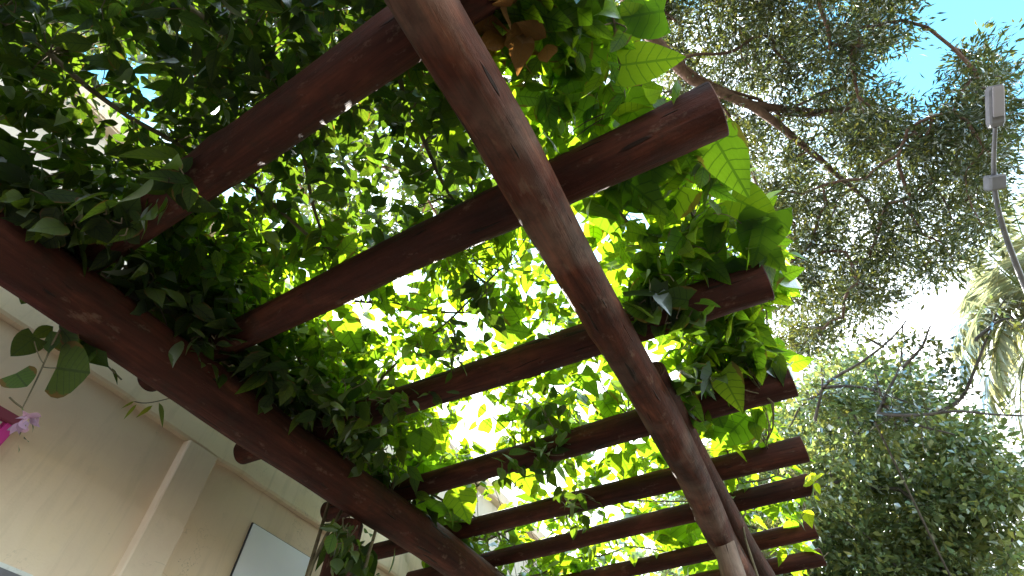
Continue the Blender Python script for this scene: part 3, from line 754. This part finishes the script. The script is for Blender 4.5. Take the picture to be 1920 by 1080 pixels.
v1 = vine('heart_leaf_vine', 'broad bright green heart leaved vine spilling over the rafter tips at upper right', [(1000, -80), (1110, -80), (1150, 30), (1215, 110), (1290, 200), (1380, 310), (1455, 420), (1465, 520), (1440, 600), (1490, 680), (1400, 720), (1250, 690), (1150, 560), (1080, 380), (930, 120), (900, -80)], 2000, 3.2, 3.75, HEART + OVATE, 'mixed', .105, LEAF,
     [[np.array([.12, -.6, 0]), np.array([.15, -.5, 3.2])] + st([(1150, 60), (1180, 250), (1290, 420), (1380, 600)], 3.3, .010), st([(1010, 60), (1130, 130), (1260, 170)], 3.35, .007), st([(1120, 360), (1230, 470), (1440, 560)], 3.4, .007)], tilt=.5)
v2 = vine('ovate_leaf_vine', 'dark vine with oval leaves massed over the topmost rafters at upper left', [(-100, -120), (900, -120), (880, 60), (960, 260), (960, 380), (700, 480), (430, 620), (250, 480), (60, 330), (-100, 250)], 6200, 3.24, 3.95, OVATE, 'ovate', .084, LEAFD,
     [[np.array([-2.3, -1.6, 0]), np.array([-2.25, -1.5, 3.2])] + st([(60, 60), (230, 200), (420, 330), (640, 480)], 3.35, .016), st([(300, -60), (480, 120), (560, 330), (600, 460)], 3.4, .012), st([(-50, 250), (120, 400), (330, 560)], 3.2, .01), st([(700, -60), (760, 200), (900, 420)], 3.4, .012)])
v3 = vine('central_vine', 'vine with sunlit yellow green leaves between the second and third complete rafters', [(230, 420), (430, 360), (700, 460), (960, 360), (1010, 440), (1090, 560), (1120, 640), (870, 740), (560, 830), (420, 700), (330, 600)], 4600, 3.24, 3.8, HEART + OVATE, 'mixed', .080, LEAF,
     [[np.array([postL[0] - .14, postL[1], 0]), np.array([postL[0] - .13, postL[1], 3.1])] + st([(640, 860), (560, 700), (470, 520), (300, 400)], 3.35, .014), st([(640, 860), (760, 640), (950, 500)], 3.35, .009), st([(520, 600), (760, 560), (1040, 600)], 3.4, .008)])
v4 = vine('lower_bay_vine', 'vine with glowing lime leaves filling the narrow bays at the bottom centre', [(560, 830), (870, 700), (1130, 620), (1220, 760), (1300, 880), (1370, 1000), (1400, 1140), (860, 1160), (740, 960)], 4300, 3.22, 3.8, HEART + OVATE, 'mixed', .090, LEAF,
     [[np.array([postL[0] + .13, postL[1] + .1, 0]), np.array([postL[0] + .12, postL[1] + .1, 3.1])] + st([(800, 960), (980, 860), (1180, 780)], 3.35, .012), st([(900, 1010), (1100, 940), (1290, 940)], 3.35, .009), st([(960, 1090), (1180, 1020), (1330, 1050)], 3.35, .008)])
v5 = vine('outer_tip_vine', 'lighter vine creeping over the short rafter tips outside the right post', [(1240, 640), (1420, 640), (1440, 760), (1470, 840), (1500, 930), (1510, 1100), (1400, 1140), (1330, 900)], 800, 3.2, 3.5, OVATE, 'ovate', .11, LEAF,
     [[np.array([postR[0] + .16, postR[1] + .05, 0]), np.array([postR[0] + .14, postR[1], 3.1])] + st([(1400, 960), (1370, 860), (1320, 740)], 3.28, .010), st([(1390, 900), (1450, 880), (1530, 900)], 3.27, .006), st([(1400, 1040), (1470, 1000), (1520, 980)], 3.25, .006), [on_z(1433, 740, 3.12), on_z(1437, 790, 3.08), on_z(1433, 830, 3.18), .005]])
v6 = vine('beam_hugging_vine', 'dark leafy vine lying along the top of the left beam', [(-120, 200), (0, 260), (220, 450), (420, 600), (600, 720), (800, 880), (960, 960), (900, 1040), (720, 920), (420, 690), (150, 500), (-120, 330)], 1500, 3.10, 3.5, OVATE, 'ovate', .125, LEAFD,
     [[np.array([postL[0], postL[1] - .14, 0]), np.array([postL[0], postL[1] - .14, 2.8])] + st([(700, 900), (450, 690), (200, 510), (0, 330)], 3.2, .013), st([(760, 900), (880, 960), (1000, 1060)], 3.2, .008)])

# dark festoons hanging below the rafters
def festoon(name, label, blobs, n, z0, z1, size, mat, fam=OVATE, famname='ovate'):
    c0 = on_z(blobs[0][0], blobs[0][1], z1); root = thing(name, label, 'vine', tuple(c0)); P = []; paths = []
    tot = sum(b[2] * b[3] for b in blobs)
    for (x, y, rx, ry) in blobs:
        m = int(n * rx * ry / tot)
        for _ in range(m): P.append(on_z(x + rng.normal(0, rx * .5), y + rng.normal(0, ry * .5), rng.uniform(z0, z1)))
        for _ in range(3):
            a = on_z(x + rng.normal(0, rx * .4), y + rng.normal(0, ry * .4), z1 + .1); b = on_z(x + rng.normal(0, rx * .5), y + rng.normal(0, ry * .5), z0)
            paths.append((wiggle(smooth_path([a, (a + b) / 2, b], 14), .05, x), np.linspace(.004, .002, 14)))
    P = np.array(P); n = len(P); X = rng.normal(0, 1, (n, 3)); X[:, 2] -= .8; Nn = rng.normal(0, .6, (n, 3)); Nn[:, 2] += 1
    Fr = frames(X, Nn); S = size * rng.uniform(.55, 1.35, n)
    for i in range(min(n, 300)): single_leaf(root, fam, famname, int(rng.integers(0, 3)), P[i], Fr[i], S[i], mat)
    if n > 300: join_leaves('leaves', fam, P[300:], Fr[300:], S[300:], mat, root)
    tubes('stem', paths, STEM, root, 5)
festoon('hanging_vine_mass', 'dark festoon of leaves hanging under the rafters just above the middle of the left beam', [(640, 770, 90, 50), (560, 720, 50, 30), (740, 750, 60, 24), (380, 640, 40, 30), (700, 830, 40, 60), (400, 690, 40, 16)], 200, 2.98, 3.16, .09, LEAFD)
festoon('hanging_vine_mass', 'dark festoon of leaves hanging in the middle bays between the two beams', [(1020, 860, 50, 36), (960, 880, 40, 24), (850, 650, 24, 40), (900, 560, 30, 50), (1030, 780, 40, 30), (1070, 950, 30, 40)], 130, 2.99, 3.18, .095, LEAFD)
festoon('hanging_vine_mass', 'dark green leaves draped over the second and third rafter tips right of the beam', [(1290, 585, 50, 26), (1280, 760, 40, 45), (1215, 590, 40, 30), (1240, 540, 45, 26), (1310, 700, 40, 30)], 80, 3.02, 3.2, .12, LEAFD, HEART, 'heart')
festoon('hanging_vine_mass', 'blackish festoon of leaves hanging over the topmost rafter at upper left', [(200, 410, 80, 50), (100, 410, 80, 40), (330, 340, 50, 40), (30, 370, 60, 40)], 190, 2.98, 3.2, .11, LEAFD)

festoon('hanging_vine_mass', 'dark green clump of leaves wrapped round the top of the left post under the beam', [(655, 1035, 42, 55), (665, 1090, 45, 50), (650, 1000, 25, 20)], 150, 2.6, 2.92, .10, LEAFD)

# individually placed leaves: (base pixel, tip pixel, distance plane z, family, width-plane tilt, material)
def placed(root, lst, mat):
    for (b, t, z, fam, nm, k) in lst:
        zb, zt = z if isinstance(z, tuple) else (z, z - .03)
        A = on_z(*b, zb); B = on_z(*t, zt); X = B - A; S = np.linalg.norm(X)
        view = (A + B) / 2 - EYE; view /= np.linalg.norm(view)
        nrm = view * (1.6 if fam is ROUND else .6) + np.array([0, 0, .8 if fam is not ROUND else .1]) + rng.normal(0, .18 if fam is not ROUND else .08, 3)
        fr = frames(X[None], nrm[None])[0]; single_leaf(root, fam, nm, k % len(fam), A, fr, S, mat)
H, O_, NR, RD = (HEART, 'heart'), (OVATE, 'ovate'), (NARROW, 'narrow'), (ROUND, 'round')
placed(v1, [((1165, 122), (1285, 108), 3.2, *H, 1), ((1245, 20), (1130, 40), 3.3, *H, 0), ((1100, 90), (1090, 190), 3.3, *H, 2), ((1170, 190), (1235, 260), 3.25, *H, 0), ((1020, 170), (1035, 260), 3.2, *O_, 0), ((1150, 60), (1060, 70), 3.35, *H, 1),
            ((1150, 320), (1250, 395), 3.22, *H, 1), ((1180, 370), (1250, 380), 3.25, *H, 2), ((1200, 430), (1235, 480), 3.25, *O_, 2), ((1300, 300), (1370, 350), 3.3, *H, 0), ((1340, 260), (1400, 360), 3.2, *H, 1), ((1370, 370), (1460, 410), 3.25, *H, 0), ((1440, 400), (1410, 500), 3.2, *H, 2),
            ((1280, 350), (1220, 430), 3.3, *H, 2), ((1400, 430), (1465, 500), 3.25, *H, 1), ((1290, 420), (1360, 500), 3.3, *H, 0), ((1100, 350), (1160, 440), 3.35, *H, 1), ((1220, 320), (1290, 290), 3.2, *H, 2), ((1380, 600), (1450, 640), 3.25, *H, 1), ((1060, 20), (1020, 100), 3.3, *H, 0), ((1130, -20), (1060, 10), 3.25, *H, 1), ((1210, 60), (1160, 0), 3.3, *H, 0)], LEAF)
placed(v3, [((640, 600), (675, 660), 3.3, *H, 0), ((705, 545), (730, 590), 3.3, *H, 1), ((290, 410), (320, 470), 3.35, *H, 2), ((330, 430), (300, 480), 3.35, *H, 0), ((345, 400), (390, 430), 3.3, *H, 1), ((940, 440), (975, 470), 3.3, *H, 1), ((935, 615), (1000, 625), 3.3, *H, 2), ((975, 600), (950, 560), 3.25, *H, 0), ((830, 250), (890, 300), 3.3, *H, 0),
            ((480, 520), (505, 560), 3.3, *H, 1), ((430, 480), (455, 520), 3.35, *H, 2), ((680, 500), (690, 560), 3.2, *O_, 1)], LEAF)
placed(v4, [((735, 900), (830, 870), 3.35, *H, 1), ((740, 790), (780, 850), 3.35, *H, 0), ((805, 800), (830, 850), 3.4, *H, 2), ((790, 800), (785, 860), 3.2, *O_, 2), ((775, 880), (850, 860), 3.35, *H, 0), ((960, 860), (1000, 920), 3.35, *H, 1), ((1290, 950), (1295, 1020), 3.35, *H, 2), ((1340, 1010), (1290, 1080), 3.35, *H, 0), ((1240, 1040), (1330, 1030), 3.3, *O_, 2),
            ((1250, 985), (1280, 1020), 3.35, *RD, 0), ((1200, 960), (1240, 1010), 3.4, *H, 1), ((1020, 1060), (1090, 1040), 3.3, *H, 0), ((1130, 750), (1160, 790), 3.3, *H, 0), ((1090, 700), (1120, 740), 3.3, *H, 1), ((850, 910), (880, 975), 3.15, *O_, 2), ((800, 960), (830, 930), 3.1, *H, 0), ((1160, 850), (1190, 900), 3.3, *H, 1), ((1210, 830), (1250, 870), 3.35, *H, 2)], LEAF)
placed(v5, [((1365, 860), (1420, 880), 3.25, *O_, 0), ((1330, 740), (1355, 800), 3.2, *H, 2), ((1350, 700), (1390, 760), 3.1, *H, 1), ((1390, 720), (1330, 690), 3.2, *H, 0), ((1300, 790), (1330, 820), 3.25, *H, 0), ((1400, 780), (1340, 840), 3.2, *H, 2), ((1490, 975), (1475, 1010), 3.2, *O_, 0), ((1440, 940), (1452, 975), 3.2, *O_, 2)], LEAF)
# young yellow sprig on the tip of the fifth log
sprig = thing('young_sprig', 'small sprig of yellow young leaves at the tip of a short lower right rafter', 'sprig', tuple(on_z(1525, 915, 3.2)))
tubes('stem', [(smooth_path([on_z(1505, 905, 3.27), on_z(1526, 900, 3.2), on_z(1524, 930, 3.05), on_z(1535, 955, 2.95), on_z(1550, 965, 2.93)], 16), np.linspace(.005, .002, 16)), (smooth_path([on_z(1526, 918, 3.1), on_z(1515, 950, 3.0), on_z(1500, 975, 2.95)], 10), np.linspace(.004, .002, 10))], GSTEM, sprig)
placed(sprig, [((1527, 903), (1530, 878), 3.15, *O_, 0), ((1527, 905), (1505, 893), 3.12, *O_, 2), ((1529, 905), (1537, 925), 3.12, *O_, 0), ((1524, 930), (1540, 938), 3.05, *O_, 1), ((1545, 962), (1552, 970), 2.95, *O_, 1), ((1512, 955), (1520, 985), 2.98, *O_, 0)], LEAFY)
# round leaved shoot hanging below the left beam
hang = thing('hanging_round_leaf_shoot', 'shoot with large round grey green leaves hanging below the left beam before the wall', 'vine', tuple(on_z(95, 600, 2.95)))
placed(hang, [((66, 632), (20, 668), (2.85, 2.78), *RD, 0), ((105, 690), (175, 700), (2.80, 2.74), *RD, 0), ((30, 700), (52, 727), (2.72, 2.66), *RD, 0), ((100, 612), (55, 636), (2.92, 2.86), *O_, 2), ((95, 620), (100, 668), (2.9, 2.8), *O_, 0), ((110, 610), (160, 670), (2.92, 2.84), *O_, 2), ((150, 640), (210, 690), (2.9, 2.85), *O_, 0),
              ((170, 650), (175, 690), (2.9, 2.82), *O_, 1), ((60, 545), (40, 570), 2.95, *RD, 0), ((120, 630), (160, 655), (2.92, 2.88), *RD, 0), ((210, 690), (226, 722), (2.9, 2.85), *NR, 0), ((145, 720), (130, 738), 2.75, *NR, 1), ((140, 600), (185, 640), 2.93, *O_, 2)], LEAFD)
tubes('stem', [(smooth_path([on_z(130, 590, 3.0), on_z(100, 640, 2.85), on_z(70, 710, 2.72), on_z(42, 765, 2.62)], 18), np.linspace(.005, .002, 18)),
               (smooth_path([on_z(80, 688, 2.76), on_z(92, 690, 2.77), on_z(106, 690, 2.80)], 8), np.full(8, .002)), (smooth_path([on_z(82, 682, 2.76), on_z(72, 668, 2.8), on_z(64, 640, 2.84)], 8), np.full(8, .002)),
               (smooth_path([on_z(42, 765, 2.62), on_z(28, 755, 2.62), on_z(18, 745, 2.62)], 8), np.full(8, .003)), (smooth_path([on_z(120, 610, 2.95), on_z(170, 655, 2.9), on_z(228, 712, 2.88)], 12), np.full(12, .003))], STEM, hang)
# narrow leaves and blossom
nar = thing('narrow_leaf_shoot', 'shoot of four narrow pointed leaves hanging below the middle of the left beam', 'vine', tuple(on_z(290, 745, 2.95)))
placed(nar, [((298, 755), (310, 803), (2.95, 2.85), *NR, 1), ((286, 760), (255, 783), (2.95, 2.9), *NR, 1), ((256, 758), (232, 785), (2.93, 2.88), *NR, 0), ((252, 752), (228, 765), (2.93, 2.9), *NR, 0)], LEAFN)
tubes('stem', [(smooth_path([on_z(325, 745, 3.0), on_z(298, 752, 2.96), on_z(270, 757, 2.95), on_z(252, 753, 2.94)], 12), np.full(12, .0022))], STEM, nar)
nar2 = thing('pointed_leaf_shoot', 'dark pointed leaves hanging from the left beam beside its post', 'vine', tuple(on_z(640, 990, 2.95)))
placed(nar2, [((628, 1002), (592, 1066), (2.95, 2.85), *NR, 1), ((640, 1000), (612, 1050), (2.9, 2.84), *NR, 1), ((690, 1030), (680, 1085), (2.9, 2.8), *O_, 0), ((650, 1010), (640, 1080), (2.88, 2.8), *O_, 2), ((625, 1030), (650, 1090), (2.85, 2.75), *O_, 0), ((670, 1020), (700, 1090), (2.85, 2.75), *O_, 2)], LEAFD)
tubes('stem', [(smooth_path([on_z(660, 960, 3.0), on_z(640, 1000, 2.92), on_z(650, 1060, 2.8)], 12), np.full(12, .003))], STEM, nar2)
fm = leaf_mat('lilac_petal', (.45, .33, .50), (.5, .35, .55), .5, .02, veins=False, hue=.3)
fl = thing('lilac_blossom', 'small drooping lilac blossom beside the corner of the pink sign', 'flower', tuple(on_z(42, 770, 2.6)))
for k in range(14):
    a = rng.normal(0, 1, 3); c = on_z(50 + rng.normal(0, 9), 795 + rng.normal(0, 11), 2.58); X = np.array([a[0], a[1], -.8 + a[2] * .4])
    single_leaf(fl, OVATE, 'ovate', k % 3, c, frames(X[None], rng.normal(0, 1, (1, 3)))[0], .045, fm, 'petal')
tubes('stem', [(smooth_path([on_z(42, 765, 2.62), on_z(44, 780, 2.6), on_z(48, 800, 2.56)], 8), np.full(8, .002))], GSTEM, fl)
placed(fl, [((40, 800), (38, 818), 2.58, *NR, 1), ((44, 822), (58, 826), 2.55, *NR, 1), ((60, 795), (66, 812), 2.56, *NR, 0), ((34, 835), (38, 848), 2.54, *NR, 1)], LEAFD)
# dry leaves caught on top of the beams
dry = thing('dry_leaf_clump', 'clump of brown dead leaves caught beside the right beam at the top of the picture', 'leaf litter', tuple(on_z(960, 40, 3.2)))
for k in range(60):
    c = on_z(rng.uniform(850, 1030), rng.uniform(-40, 100), rng.uniform(3.12, 3.35)); X = rng.normal(0, 1, 3)
    single_leaf(dry, OVATE, 'ovate', k % 3, c, frames(X[None], rng.normal(0, .6, (1, 3)) + np.array([[0, 0, 1]]))[0], rng.uniform(.07, .15), LEAFB)
